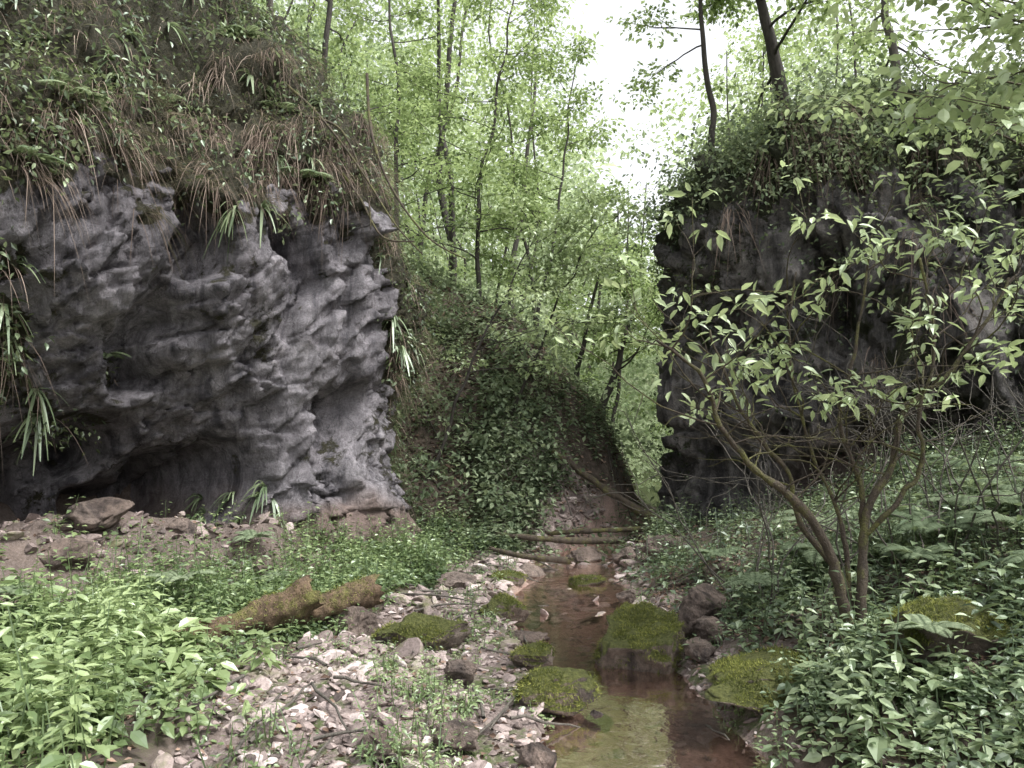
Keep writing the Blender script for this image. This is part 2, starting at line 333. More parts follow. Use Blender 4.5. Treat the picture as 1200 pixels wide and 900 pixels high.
def dispL(V):
    W=V@SM.T; W=W+.03*np.stack([vn(V*1.3,3),vn(V*1.3,4),vn(V*1.3,6)],-1)
    f0,e0=facet(W*.5,60); f1,e1=facet(W*.95,10); f2,e2=facet(W*2.3,20); f3,e3=facet(W*5,40); f4,e4=facet(W*9,50)
    top=sm((V[...,2]-5)/1.)
    return (.36*f0+.16*f1+.13*f2+.08*f3+.035*f4)*(1-.3*top)+.035*fbm(V*12,3,7)+.12*fbm(V*6,4,7)*(.1+top)-.05*sm(1-e2/.08)+top*.45*fbm(V*1.1,3,2)
profA=[(-.9,-.5),(-.95,.25),(-1.15,.6),(-1.6,.9),(-1.75,1.3),(-1.4,1.8),(-.8,2.3),(-.1,3.0),(.35,3.7),(.4,4.3),(0,5.1),(-.7,6.4),(-1.5,8),(-2.3,9.6),(-5.2,10.4)]
profB=[(.35,-.5),(.3,.2),(.15,.9),(-.2,1.6),(-.15,2.4),(.1,3.3),(-.0,4.3),(-.3,5.2),(-.6,6.2),(-1.1,7.2),(-2.0,8.6),(-3.4,9.5),(-5.2,10)]
dL=[((-4.8,9.4,.85),(-3.75,9.6,1.2),.85,1.9),((-5.7,8.1,1.),(-5.1,8.6,1.35),.9,1.7),((-3.5,8.35,4.3),(-4.25,8.4,2.3),.5,.8),
    ((-2.85,9.3,4.5),(-2.75,9.5,3.5),.4,.65),((-2.1,10.1,2.4),(-2.2,10.0,1.0),.45,.45),((-5.0,7.0,3.4),(-5.3,7.4,2.2),.5,.4)]
VL,NL=wall(PL,1,.034,390,(profA,profB),lambda R:sm((R[:,0]*.6+R[:,1]*.8-4.6)/2.0),dispL,dL)
x,y,z=VL[...,0],VL[...,1],VL[...,2]
bl=4.2+(x+5)*.33+.9*fbm(VL*.9,3,77)+.6*fbm(VL*4,2,7); bl=np.where(x<-4.6,bl-1.9*sm((-4.6-x)/.5),bl); bl=np.where((y>10.5)&(x>-2.6),bl-2.8*sm((y-10.3)/.7),bl); bl=np.where(y>12,-1,bl)
mossL=sm((z-bl+.3)/.6)
mossL=np.maximum(mossL,.24*sm(fbm(VL*1.2,3,91)*3))
dirt=sm((1.15+.4*vn(VL*1.5)-z)/.5)*.85
def wallobj(name,V,mat,moss,dirt):
    b=B(); r,c=V.shape[:2]; b.add(V,grid_faces(r,c),0,.5,True); return b.make(name,[mat],{'moss':moss.ravel(),'dirt':dirt.ravel()})
wallobj('limestone_cliff',VL,M_rockL,mossL,dirt)
def dispR(V):
    W=V*np.array([1,1,.55])+.05*np.stack([vn(V*1.3,3),vn(V*1.3,4),vn(V*1.3,6)],-1)
    f1,e1=facet(W*.8,110); f2,e2=facet(W*1.7,120); f3,e3=facet(W*3.8,130); f4,e4=facet(W*9,140)
    top=sm((V[...,2]-6)/1.)
    return .15*fbm(V*.5,3,12)+.38*f1+.28*f2+.13*f3+.05*f4+.08*fbm(V*3,4,17)-.05*sm(1-e2/.1)+top*.55*fbm(V*.9,3,72)
prR=[(.3,-.6),(.25,.3),(.05,1.0),(-.1,1.6),(.05,2.3),(.15,3.0),(.15,4.0),(.15,5.2),(.05,6.0),(-.35,6.8),(-1.1,7.3),(-3.2,8.0),(-5,8.6)]
prR2=[(0,-.3),(0,1.6),(-.1,2.6),(.1,3.4),(-.1,4.3),(-.5,5.2),(-1.1,6.2),(-2.0,7.2),(-3.0,8.2),(-5,9.2)]
VR,NR=wall(PR,1,.05,250,(prR,prR2),lambda R:sm((R[:,0]-5)/3),dispR,[((4.2,11.9,.9),(4.9,11.4,1.3),.6,.7),((5.5,11.2,2.0),(6.5,10.8,2.3),.6,.7),((3.5,12.5,4.6),(3.9,12.1,2.6),.35,.4),((4.8,11.4,5),(5,11.3,3.3),.4,.5)])
x,y,z=VR[...,0],VR[...,1],VR[...,2]
mossR=np.clip(.16+.6*fbm(VR*.8,3,44)+.9*sm((z-5.2+.8*fbm(VR*.9,2,55))/1.2)-.4*sm((1.8-z)/.6),0,1)
wallobj('mossy_cliff',VR,M_rockR,mossR,.6*sm((2.6+.5*vn(VR)-z)/.8)*sm((x-4)/1))
def samp(V,N,wt,n):
    c=.25*(V[:-1,:-1]+V[1:,:-1]+V[:-1,1:]+V[1:,1:]); a=np.linalg.norm(np.cross(V[1:,:-1]-V[:-1,:-1],V[:-1,1:]-V[:-1,:-1]),axis=-1)
    p=(a*wt[:-1,:-1]).ravel(); p/=p.sum(); i=rng.choice(len(p),n,p=p)
    r,cc=np.divmod(i,c.shape[1]); return c[r,cc]+rng.normal(0,.02,(n,3)),N[r,cc]
# ---------------------------------------------------------------- boulders
def ico(sub):
    bm=bmesh.new(); bmesh.ops.create_icosphere(bm,subdivisions=sub,radius=1); V=np.array([v.co[:] for v in bm.verts]); F=np.array([[v.index for v in f.verts] for f in bm.faces]); bm.free(); return V,F
ICO={s:ico(s) for s in (2,3,5)}
def stone(V,seed,k=9,rough=.08):
    r=np.random.default_rng(seed); P=V.copy()
    for _ in range(k):
        n=nz(r.normal(0,1,3)); d=r.uniform(.5,.82); P=P-n*np.clip(P@n-d,0,None)[:,None]*.95
    P=P*(1+rough*2*fbm(V*1.2+seed,3,seed)[:,None]+rough*1.2*fbm(V*4+seed,4,seed)[:,None])
    return P
def boulder(name,x,y,sx,sy,sz,rot,seed,mat,sink=.25,z=None,k=16):
    V,F=ICO[5]
    P=stone(V,seed,k,.13)*np.array([sx,sy,sz])*1.12; c,s=math.cos(rot),math.sin(rot)
    P=np.stack([P[:,0]*c-P[:,1]*s,P[:,0]*s+P[:,1]*c,P[:,2]],-1)
    zz=float(height(np.array([x]),np.array([y]),False)[0]) if z is None else z
    P=P+np.array([x,y,zz+sz*(1-2*sink)]); b=B(); b.add(P,F,0,.5,True)
    if mat is M_boul:
        A,Bq,C=P[F[:,0]],P[F[:,1]],P[F[:,2]]; n=np.cross(Bq-A,C-A); ar=np.linalg.norm(n,axis=1); n=n/ar[:,None]; ce=(A+Bq+C)/3
        wgt=ar*sm((n[:,2]+.35)*1.3)*sm(fbm(ce*5,3,seed)*5+.6); m=int(5200*wgt.sum()*1.3)+10; i=rng.choice(len(F),m,p=wgt/wgt.sum())
        blades(b,ce[i]+rng.normal(0,.008,(m,3)),n[i]+rng.normal(0,.6,(m,3)),rng.uniform(.012,.035,m),.006,.2,1,np.clip(rng.uniform(0,1,m)+.6*fbm(ce[i]*7,2,3),0,1),1,None,.8)
    return b.make(name,[mat,M_moss])
BL=[('mossy_boulder',1.1,6.15,.42,.38,.3,.3,41,M_boul),('boulder',1.68,6.6,.27,.22,.24,.2,2,M_boulb),('boulder',1.6,6.1,.19,.15,.13,1,3,M_boulb),
('boulder',1.42,5.75,.14,.12,.1,.5,4,M_boulb),('mossy_boulder',1.2,7.5,.2,.18,.14,.5,5,M_boul),
('mossy_boulder',-.75,6.05,.4,.22,.19,-.15,6,M_boul),('mossy_boulder',-.1,7.4,.26,.2,.17,.4,7,M_boul),('boulder',.12,6.75,.19,.14,.09,.1,8,M_boulb),
('mossy_boulder',.18,5.85,.22,.14,.1,.8,9,M_boul),('mossy_boulder',.22,4.9,.3,.2,.13,.5,43,M_boul),('boulder',.14,3.95,.11,.09,.09,.3,12,M_boulb),
('boulder',.55,4.9,.1,.08,.07,.3,13,M_boulb),('boulder',-.6,8.9,.22,.15,.13,.1,14,M_boulb),('boulder',-1.35,6.6,.22,.16,.14,.2,15,M_boulb),
('mossy_boulder',2.55,4.55,.42,.3,.27,.2,16,M_boul),('mossy_boulder',1.65,4.85,.6,.4,.13,.2,44,M_boul),('boulder',-.28,4.1,.13,.12,.09,.2,18,M_boulb),
('boulder',-.7,3.9,.1,.12,.08,.9,19,M_boulb),('mossy_boulder',.95,9.9,.3,.2,.13,.2,20,M_boul),('boulder',.2,10.5,.3,.2,.13,.7,21,M_boulb),('boulder',1.2,12,.35,.2,.16,.7,22,M_boulb),('boulder',1.7,11.2,.2,.2,.14,.7,23,M_boulb),('mossy_boulder',-.1,9.5,.28,.2,.12,.7,24,M_boul),('boulder',2.2,10.6,.3,.25,.2,.1,25,M_boulb),
('boulder',-.35,5.3,.16,.1,.08,.1,27,M_boulb),('boulder',.55,11,.2,.15,.1,1.1,28,M_boulb),('boulder',1.35,8.6,.2,.15,.12,1.1,29,M_boulb),
('boulder',-2.6,8.3,.3,.2,.2,.4,30,M_boulb),('boulder',-3.4,8.2,.22,.16,.15,1.4,31,M_boulb),('boulder',-4.3,7.3,.3,.2,.18,.8,32,M_boulb),('boulder',-4.6,8.3,.35,.25,.2,.1,33,M_boulb),('boulder',-3.9,8.8,.2,.2,.14,.1,34,M_boulb)]
for n_,x_,y_,sx,sy,sz,ro,sd,mt in BL: boulder(n_,x_,y_,sx,sy,sz,ro,sd,mt,k=9 if sd in(41,43) else 16)
def pebbles(name,n,regx,regy,smin,smax,dens,pw=2.,flat=.5,vm=.42):
    b=B(); x=rng.uniform(*regx,n*6);y=rng.uniform(*regy,n*6); k=rng.uniform(0,1,n*6)<dens(x,y); x=x[k][:n];y=y[k][:n]; n=len(x)
    s=smin+(smax-smin)*rng.uniform(0,1,n)**pw; z=height(x,y)
    V0,F=ICO[2]; per=np.array_split(np.arange(n),14)
    for q,ix in enumerate(per):
        T=stone(V0,200+q,14,.08); m=len(ix); a=rng.uniform(0,6.28,m); ca,sa=np.cos(a)[:,None],np.sin(a)[:,None]
        sc=s[ix][:,None]*rng.uniform(.6,1.25,(m,3))*np.array([1.1,.8,flat]); P=T[None]*sc[:,None]
        tl=rng.normal(0,.3,(m,2))
        X=P[...,0]*ca-P[...,1]*sa;Y=P[...,0]*sa+P[...,1]*ca;Z=P[...,2]+X*tl[:,:1]+Y*tl[:,1:]
        V=np.stack([X+x[ix][:,None],Y+y[ix][:,None],Z+z[ix][:,None]+sc[:,2:]*.15],-1)
        b.add(V,(F[None]+(np.arange(m)*len(V0))[:,None,None]).reshape(-1,3),0,np.repeat(np.clip(rng.normal(vm,.24,m),0,1),len(V0)),False)
    return b.make(name,[M_gravel])
gd=lambda x,y:sm((x-XLb(y)+.25)/.4)*sm((XRb(y)-x+.1)/.3)*np.where(np.abs(x-xc(y))<wid(y)*.85,.3,1)
pebbles('gravel_bed',4400,(-2.2,2.6),(2.6,8),.006,.05,gd,2.4,.5,.48)
pebbles('gravel_bed',800,(-2.,1.2),(2.6,7.5),.02,.075,lambda x,y:gd(x,y)*(.3+sm(-(x+.2)*2)),1.3,.55,.52)
pebbles('gravel_bed',1600,(-1.5,3.5),(7.5,14.5),.015,.12,gd,2.2)
pebbles('stone_slabs',80,(-1.9,.2),(2.9,6.5),.05,.15,lambda x,y:gd(x,y)*(x<.1),1.8,.45,.6)
pebbles('stone_slabs',120,(-1.2,3.2),(7,14),.07,.2,gd,1.5,.45,.5)
pebbles('rock_debris',900,(-6,-2),(6.3,10.3),.015,.13,lambda x,y:sm((inside(x,y,RL,1)+1.2)/.5),2.5,.6,.3)
# ---------------------------------------------------------------- logs
def log(name,pts,r0,r1,mat,seed=0,sides=28):
    b=B(); C=poly(pts,60); t=np.linspace(0,1,60); rad=r0*(1-t)+r1*t
    T=nz(np.gradient(C,axis=0)); X=nz(np.cross(T,np.array([.05,.1,1.]))); Y=np.cross(T,X); a=np.linspace(0,2*np.pi,sides,endpoint=False)
    dirv=np.cos(a)[None,:,None]*X[:,None]+np.sin(a)[None,:,None]*Y[:,None]
    jag=.12*np.abs(vn(np.stack([np.cos(a)*3,np.sin(a)*3,a*0+seed],-1)))
    V=C[:,None]+dirv*rad[:,None,None]; q=1+.35*fbm(V*np.array([4.,4,7])+seed,3,seed)+.2*fbm(V*16,3,seed)
    V=C[:,None]+dirv*(rad[:,None]*q)[...,None]; V[-1]+=T[-1]*jag[:,None]; V[0]-=T[0]*jag[:,None]
    i=np.arange(60*sides).reshape(60,sides); j=np.roll(i,-1,1)
    b.add(V,[np.stack([i[:-1],j[:-1],j[1:],i[1:]],-1).reshape(-1,4)],0,.5,True)
    if r1>.1:
        m=3500; ii=rng.integers(2,57,m); jj=rng.integers(0,sides,m); P=V[ii,jj]; n=dirv[ii,jj]; kk=(n[:,2]>.0)&(fbm(P*5,3,seed)>-.1); P=P[kk];n=n[kk]
        blades(b,P+rng.normal(0,.01,P.shape),n+rng.normal(0,.6,P.shape),rng.uniform(.012,.03,len(P)),.006,.2,1,rng.uniform(0,1,len(P)),1,None,.8)
    for e,cc,dd in ((0,C[0],T[0]),(-1,C[-1],-T[-1])):
        W=np.concatenate([V[e],(cc+dd*.04)[None]]); s=sides
        b.add(W,np.array([[k,(k+1)%s,s] for k in range(s)]),0,.5,False)
    return b.make(name,[mat,M_moss])
M_log=barkmat('log_mossy',(.045,.028,.016),(.17,.115,.07),.4,(.13,.125,.035))
log('mossy_log',[(-2.7,5.7,.22),(-2.25,5.95,.29),(-1.95,6.15,.38),(-1.7,6.3,.5)],.085,.14,M_log,3)
log('mossy_log',[(-1.95,6.4,.26),(-1.6,6.6,.35),(-1.25,6.8,.44)],.085,.135,M_log,5)
log('fallen_log',[(.8,13.8,1.75),(1.6,13.6,1.15),(2.3,13.4,.7),(3.0,13.1,.35)],.055,.09,M_bark_moss,7)
log('fallen_log',[(-.2,12.2,.4),(.8,12,.33),(1.7,12.3,.3)],.04,.06,M_bark_moss,8)
log('fallen_log',[(.5,12.9,.35),(1.5,12.7,.42),(2.7,13.1,.42)],.035,.055,M_bark_moss,9)
log('fallen_log',[(-.3,11.3,.28),(.2,11.0,.2),(.8,10.9,.16)],.035,.05,M_bark_moss,10)
# ---------------------------------------------------------------- herb layer
def herbs(b,n,regx,regy,dens,h,ls,nl,mat,T=OV,wr=.5,vb=(.3,.7),tilt=.22):
    x=rng.uniform(*regx,n*5);y=rng.uniform(*regy,n*5); k=rng.uniform(0,1,n*5)<dens(x,y); x=x[k][:n];y=y[k][:n]; n=len(x)
    z=height(x,y)-.01; H=h[0]+(h[1]-h[0])*rng.uniform(0,1,n)**1.3*(.5+.7*sm(fbm(p3(x,y,5)*.9,2,71)*2+.5))
    up=nz(np.array([0,0,1.])+rng.normal(0,tilt,(n,3)))
    base=p3(x,y,z); vb_=np.clip(rng.uniform(vb[0],vb[1],n)+.35*fbm(p3(x,y,0)*1.1,2,55),0,1)
    blades(b,base,up,H,.008,.0,mat,vb_*.5,2,None,.3)
    i=np.repeat(np.arange(n),nl); t=np.tile((np.arange(nl)+.5)/nl,n); t=.25+.75*t; a=np.tile(np.arange(nl)*2.4,n)+np.repeat(rng.uniform(0,6.28,n),nl)
    m=n*nl; P=base[i]+up[i]*(H[i]*t)[:,None]+rng.normal(0,.01,(m,3))
    D=np.stack([np.cos(a),np.sin(a),rng.uniform(-.45,.35,m)+(t-.75)*.6],-1); N=np.array([0,0,1.])+rng.normal(0,.35,(m,3))+up[i]*.3
    S=rng.uniform(ls[0],ls[1],m)*(1.15-.5*t**2)*np.repeat(rng.uniform(.7,1.2,n),nl)
    leaves(b,P+D*(.02+S*.15)[:,None],D,N,S,mat,T,wr,np.clip(vb_[i]+.25*(t-.5)+rng.normal(0,.12,m),0,1))
clump=lambda x,y,s,f=1.:.25+.75*sm(fbm(p3(x,y,0)*f,3,s)*2.4+.5)
outL=lambda x,y:np.where(y<9.8,1-.94*sm((inside(x,y,RL,1)+I(x,[-3.6,-2.4],[1.0,.3])+.3*vn(p3(x,y,0)*1.5,4))/.4),inside(x,y,RL,1)<.5)
outR=lambda x,y:(inside(x,y,RR,1)<.3)
b=B()
dl=lambda x,y:sm((XLb(y)-x+.05+.35*vn(p3(x,y,0)*2))/.4)*clump(x,y,60)*outL(x,y)
herbs(b,190,(-4.6,-1.7),(2.4,5.6),lambda x,y:dl(x,y)*sm((-1.5-x)/.5),(.35,.9),(.06,.12),20,0,OV,.42,(.45,1))
herbs(b,420,(-4.6,-1.4),(2.3,6),dl,(.12,.5),(.08,.15),11,0,OV,.5,(.3,.9))
herbs(b,26,(-2.45,-1.65),(4.3,5.4),lambda x,y:1+0*x,(.12,.3),(.14,.22),8,0,OV,.5,(.6,.9))
herbs(b,22,(-4.2,-2.4),(3.6,5.8),lambda x,y:1+0*x,(.2,.5),(.14,.22),8,0,OV,.5,(.5,.9))
herbs(b,1500,(-4.6,-.8),(2.3,8),dl,(.06,.38),(.03,.08),12,0,OV,.55,(.2,.8))
herbs(b,110,(-5.4,-2.2),(6.4,8.6),lambda x,y:outL(x,y)*sm((inside(x,y,RL,1)+2)/.8),(.2,.6),(.06,.11),14,0,DI,.5,(.1,.8))
herbs(b,1800,(-4.5,.2),(6.5,12.6),dl,(.1,.6),(.05,.1),10,0,DI,.6,(.1,.75))
b.make('bank_herbs',[M_leaf_near])
b=B()
dr=lambda x,y:sm((x-XRb(y)+.15+.3*vn(p3(x,y,0)*2))/.35)*clump(x,y,61)*outR(x,y)
herbs(b,2300,(1.1,5.5),(2.4,7.5),dr,(.05,.35),(.035,.085),11,0,OV,.55,(.15,.85))
herbs(b,360,(1.2,3.2),(2.4,4.6),lambda x,y:sm((x-XRb(y)+.1)/.3)*clump(x,y,77,2.),(.05,.3),(.05,.1),9,0,OV,.6,(.1,.9))
herbs(b,260,(1.8,5),(3.2,7.5),dr,(.3,.8),(.06,.12),14,0,OV,.45,(.2,1))
herbs(b,60,(1.7,4),(3.2,6.5),dr,(.1,.3),(.12,.18),6,0,OV,.6,(.4,1))
herbs(b,2400,(1.3,8.5),(6,13),dr,(.1,.6),(.05,.1),10,0,DI,.6,(.1,.9))
b.make('slope_herbs',[M_leaf_bank])
b=B()
dg=lambda x,y:(fbm(p3(x,y,0)*1.6,2,90)>.05)*(np.abs(x-xc(y))>wid(y)*.95)*gd(x,y)*1.
herbs(b,700,(-1.7,1.6),(3,13),dg,(.03,.2),(.02,.05),9,0,OV,.5,(.2,.8))
herbs(b,90,(-.8,-.25),(3.4,4.8),lambda x,y:1+0*x,(.1,.28),(.025,.05),16,0,OV,.4,(.3,.8))
b.make('gravel_bar_plants',[M_leaf_near])
b=B()
def ds(x,y):
    hh=height(x,y,False); return np.clip(clump(x,y,63,.7)*(1.25-.27*np.clip(hh,0,9)*I(x,[-3,0,1.5,3],[.12,.8,1.2,1.2]))*sm((-(x-xc(y))-wid(y)-.1)/.4),0.05,1)*outL(x,y)
herbs(b,4300,(-4.2,3.4),(11.8,19),ds,(.12,.7),(.08,.14),8,0,DI,.6,(.15,1.))
x_=rng.uniform(-3.2,1.2,560); y_=rng.uniform(12.2,16.5,560); k_=rng.uniform(0,1,560)<ds(x_,y_); x_=x_[k_];y_=y_[k_]
sprays(b,p3(x_,y_,height(x_,y_)+rng.uniform(.3,1.3,len(x_))),.4,18,.12,0,DI,.6,.35,.25,rng.uniform(.3,1,len(x_)))
b.make('hillside_herbs',[M_leaf_hill])
b=B()
def litter(n,rx,ry,S,dens):
    x=rng.uniform(*rx,n*3);y=rng.uniform(*ry,n*3);k=rng.uniform(0,1,n*3)<dens(x,y);x=x[k][:n];y=y[k][:n];m=len(x)
    leaves(b,p3(x,y,height(x,y)+.015),rng.normal(0,1,(m,3))*np.array([1,1,.25]),np.array([0,0,1.])+rng.normal(0,.4,(m,3)),S*rng.uniform(.6,1.3,m),0,DI,.6,rng.uniform(0,1,m))
litter(3800,(-2.5,3),(2.6,10),.045,lambda x,y:np.where(np.abs(x-xc(y))<wid(y),0.0,1))
litter(9000,(-3,3.4),(12,19),.1,lambda x,y:1.*(np.abs(x-xc(y))>wid(y)))
litter(5000,(1.5,8),(4,13),.07,lambda x,y:1.+0*x)
litter(900,(-6,-2),(6.3,10),.06,lambda x,y:1.+0*x)
b.make('leaf_litter',[M_litter])
b=B()
for k in range(150):
    x=rng.uniform(-2,3.5);y=rng.uniform(3,17)
    if abs(x-xc(y))<wid(y)*.7 or x>XRb(y)+2.5: continue
    a=rng.uniform(0,6.28);L=rng.uniform(.15,.7)*(1+.1*y); t=np.linspace(-.5,.5,6); X=x+np.cos(a)*L*t+rng.normal(0,.01,6);Y=y+np.sin(a)*L*t
    tube(b,p3(X,Y,height(X,Y)+.03+rng.uniform(0,.04)),np.linspace(.009,.004,6)*(1+.06*y),5,0)
b.make('fallen_twigs',[M_bark_grey])
# ---------------------------------------------------------------- ferns
def fern(b,c,R,nf,mat=0,vb=.5,lift=.9):
    for q in range(nf):
        a=q*2*np.pi/nf+rng.uniform(-.25,.25); L=R*rng.uniform(.7,1.1); D=np.array([math.cos(a),math.sin(a),lift*rng.uniform(.7,1.2)]); D/=np.linalg.norm(D)
        n=34; t=np.linspace(.14,1,n); C=c+D*L*t[:,None]+np.array([0,0,-.55])*L*(t**2)[:,None]
        T=nz(np.gradient(C,axis=0)); side=nz(np.cross(T,[0,0,1.])); up=np.cross(side,T)
        S=L*.2*np.sin(np.pi*np.clip(t*.88+.1,0,1))**.8+.01
        for sg in (1,-1): leaves(b,C,side*sg+T*.35-up*.15,up+rng.normal(0,.12,C.shape),S,mat,DI,.2,np.clip(vb+rng.normal(0,.1,n),0,1))
        blades(b,c[None],D[None],L,.01,.55,mat,.2,6,side[:1])
for x_,y_,R in [(3.35,5.9,.7),(3.9,6.3,.7),(2.7,6.6,.6),(4.4,7.0,.75),(3.1,7.4,.7),(2.0,6.2,.4),(2.9,5.4,.45),(5.0,8,.8),(2.3,4.2,.3),(2.2,8.2,.5),(3.7,5.4,.6),(-3.0,8.7,.4),(-2.4,7.6,.4),(3.3,4.6,.4),(4.6,6,.65),(-3.6,5.2,.4),(-2.9,6.6,.4)]:
    b=B(); fern(b,np.array([x_,y_,float(height(np.array([x_]),np.array([y_]))[0])+.26]),R,9,0,rng.uniform(.45,.8)); b.make('fern',[M_leaf_hill])
# ---------------------------------------------------------------- cliff vegetation
wt=sm((mossL-.45)*3)*(VL[...,1]<13)*(VL[...,2]<10.6)*(VL[...,0]>-8.5); x,z=VL[...,0],VL[...,2]
cl=sm(fbm(VL*1.4,3,21)*3+.4)
b=B()
P,N=samp(VL,NL,wt*(.1+cl),8000)
blades(b,P,N+rng.normal(0,.45,P.shape)+np.array([0,0,.3]),rng.uniform(.15,.5,len(P)),rng.uniform(.005,.012,len(P)),rng.uniform(.9,1.5,len(P)),0,rng.uniform(0,1,len(P)),5,None,.9)
lipz=4.35+(x+5)*.33
P,N=samp(VL,NL,wt*(np.exp(-((z-lipz-.6)/.9)**2)+.25)*(x>-6.5)*np.where(x<-4.4,.4,1)+1e-6*wt,230); P=np.repeat(P,34,0)+rng.normal(0,.06,(230*34,3)); N=np.repeat(N,34,0)
blades(b,P,N*.7+rng.normal(0,.3,P.shape)+np.array([0,0,.3]),rng.uniform(.3,.75,len(P))*np.repeat(rng.uniform(.6,1.2,230),34),.008,rng.uniform(1.,1.5,len(P)),0,np.clip(np.repeat(rng.uniform(0,.9,230),34)+rng.normal(0,.12,len(P)),0,1),6,None,.9)
b.make('dry_grass',[M_grass_dry])
b=B()
P,N=samp(VL,NL,wt*(1.1-cl),1700); sprays(b,P+N*.12,.24,14,.065,0,DI,.5,.6,.4,np.clip(rng.uniform(-.1,.7,len(P))+.6*fbm(P*1.2,2,66),0,1))
P,N=samp(VL,NL,wt*(VL[...,0]<-4.4)*(VL[...,0]>-6.5)*(VL[...,2]<6),420); sprays(b,P+N*.15,.25,14,.08,0,DI,.5,.6,.4,rng.uniform(.3,1,len(P)))
P,N=samp(VL,NL,wt*(VL[...,1]>9.8),650); sprays(b,P+N*.12,.24,12,.07,0,DI,.5,.6,.4,rng.uniform(.2,.9,len(P)))
b.make('cliff_foliage',[M_leaf_dark])
b=B()
P,N=samp(VL,NL,wt*cl*(VL[...,0]>-7),520); sprays(b,P+N*.2,.28,12,.085,0,OV,.45,.5,.35,rng.uniform(.1,1,len(P)))
P,N=samp(VL,NL,wt*(VL[...,0]>-6.5)*(VL[...,1]<11),26)
for p_,n_ in zip(P,N): fern(b,p_+n_*.05,rng.uniform(.3,.55),7,0,rng.uniform(.4,.9),.5)
b.make('cliff_herbs',[M_leaf_bank])
b=B()
P,N=samp(VL,NL,wt*(VL[...,0]>-6.5),100)
P2,N2=samp(VL,NL,1.*(VL[...,0]>-4.6)*(VL[...,0]<-3.2)*(VL[...,2]<1.25)*(VL[...,2]>.7)*(VL[...,1]<11),9); P3,N3=samp(VL,NL,1.*(VL[...,0]>-5.2)*(VL[...,0]<-4.7)*(VL[...,2]<3.9)*(VL[...,2]>3.),6)
P=np.concatenate([P,P2,P3]); N=np.concatenate([N,N2,N3])
P=np.repeat(P,9,0);N=np.repeat(N,9,0)
blades(b,P,N+rng.normal(0,.6,P.shape)+np.array([0,0,.3]),rng.uniform(.2,.42,len(P)),rng.uniform(.025,.045,len(P)),rng.uniform(.7,1.1,len(P)),0,rng.uniform(.4,1,len(P)),6,None,.8)
b.make('harts_tongue_fern',[M_leaf_bank])
# right cliff: bare dark rock with clustered plants, dense growth only on the crest
b=B(); zr=VR[...,2]; wr_=(zr>1.2)*(VR[...,1]<16)*(VR[...,0]<11)*1.
cl=sm(fbm(VR*1.1,3,29)*4-.3); crest=sm((zr-5.7+.9*fbm(VR*.8,2,33))/.8)
P,N=samp(VR,NR,wr_*(.03+.5*cl+1.1*crest),2300); sprays(b,P+N*.13,.28,14,.085,0,DI,.55,.6,.45,np.clip(rng.uniform(0,.7,len(P))+.12*(P[:,2]-4),0,1))
b.make('cliff_foliage',[M_leaf_dark])
b=B()
P,N=samp(VR,NR,wr_*(.2+crest+cl)*sm((zr-2)/2),260); P=np.repeat(P,26,0)+rng.normal(0,.08,(260*26,3)); N=np.repeat(N,26,0)
blades(b,P,N+rng.normal(0,.4,P.shape),rng.uniform(.25,.9,len(P)),.01,rng.uniform(.9,1.5,len(P)),0,np.clip(np.repeat(rng.uniform(0,.6,260),26)+rng.normal(0,.1,len(P)),0,1),5,None,.9)
b.make('dry_grass',[M_grass_dry])
b=B()
P,N=samp(VR,NR,(VR[...,1]<13)*(VR[...,0]<10)*(VR[...,0]>4.8)*(.12+cl+crest)*sm((zr-2.8)/2),620); sprays(b,P+N*rng.uniform(.15,.9,(len(P),1)),.4,15,.1,0,DI,.55,.4,.3,rng.uniform(.1,1,len(P)))
P,N=samp(VR,NR,(VR[...,1]<14)*(VR[...,0]<5.5)*sm((zr-5.5)/.8),280); sprays(b,P+N*rng.uniform(.1,.9,(len(P),1)),.4,15,.1,0,DI,.55,.4,.3,rng.uniform(.3,1,len(P)))
b.make('cliff_shrubs',[M_leaf_hill])
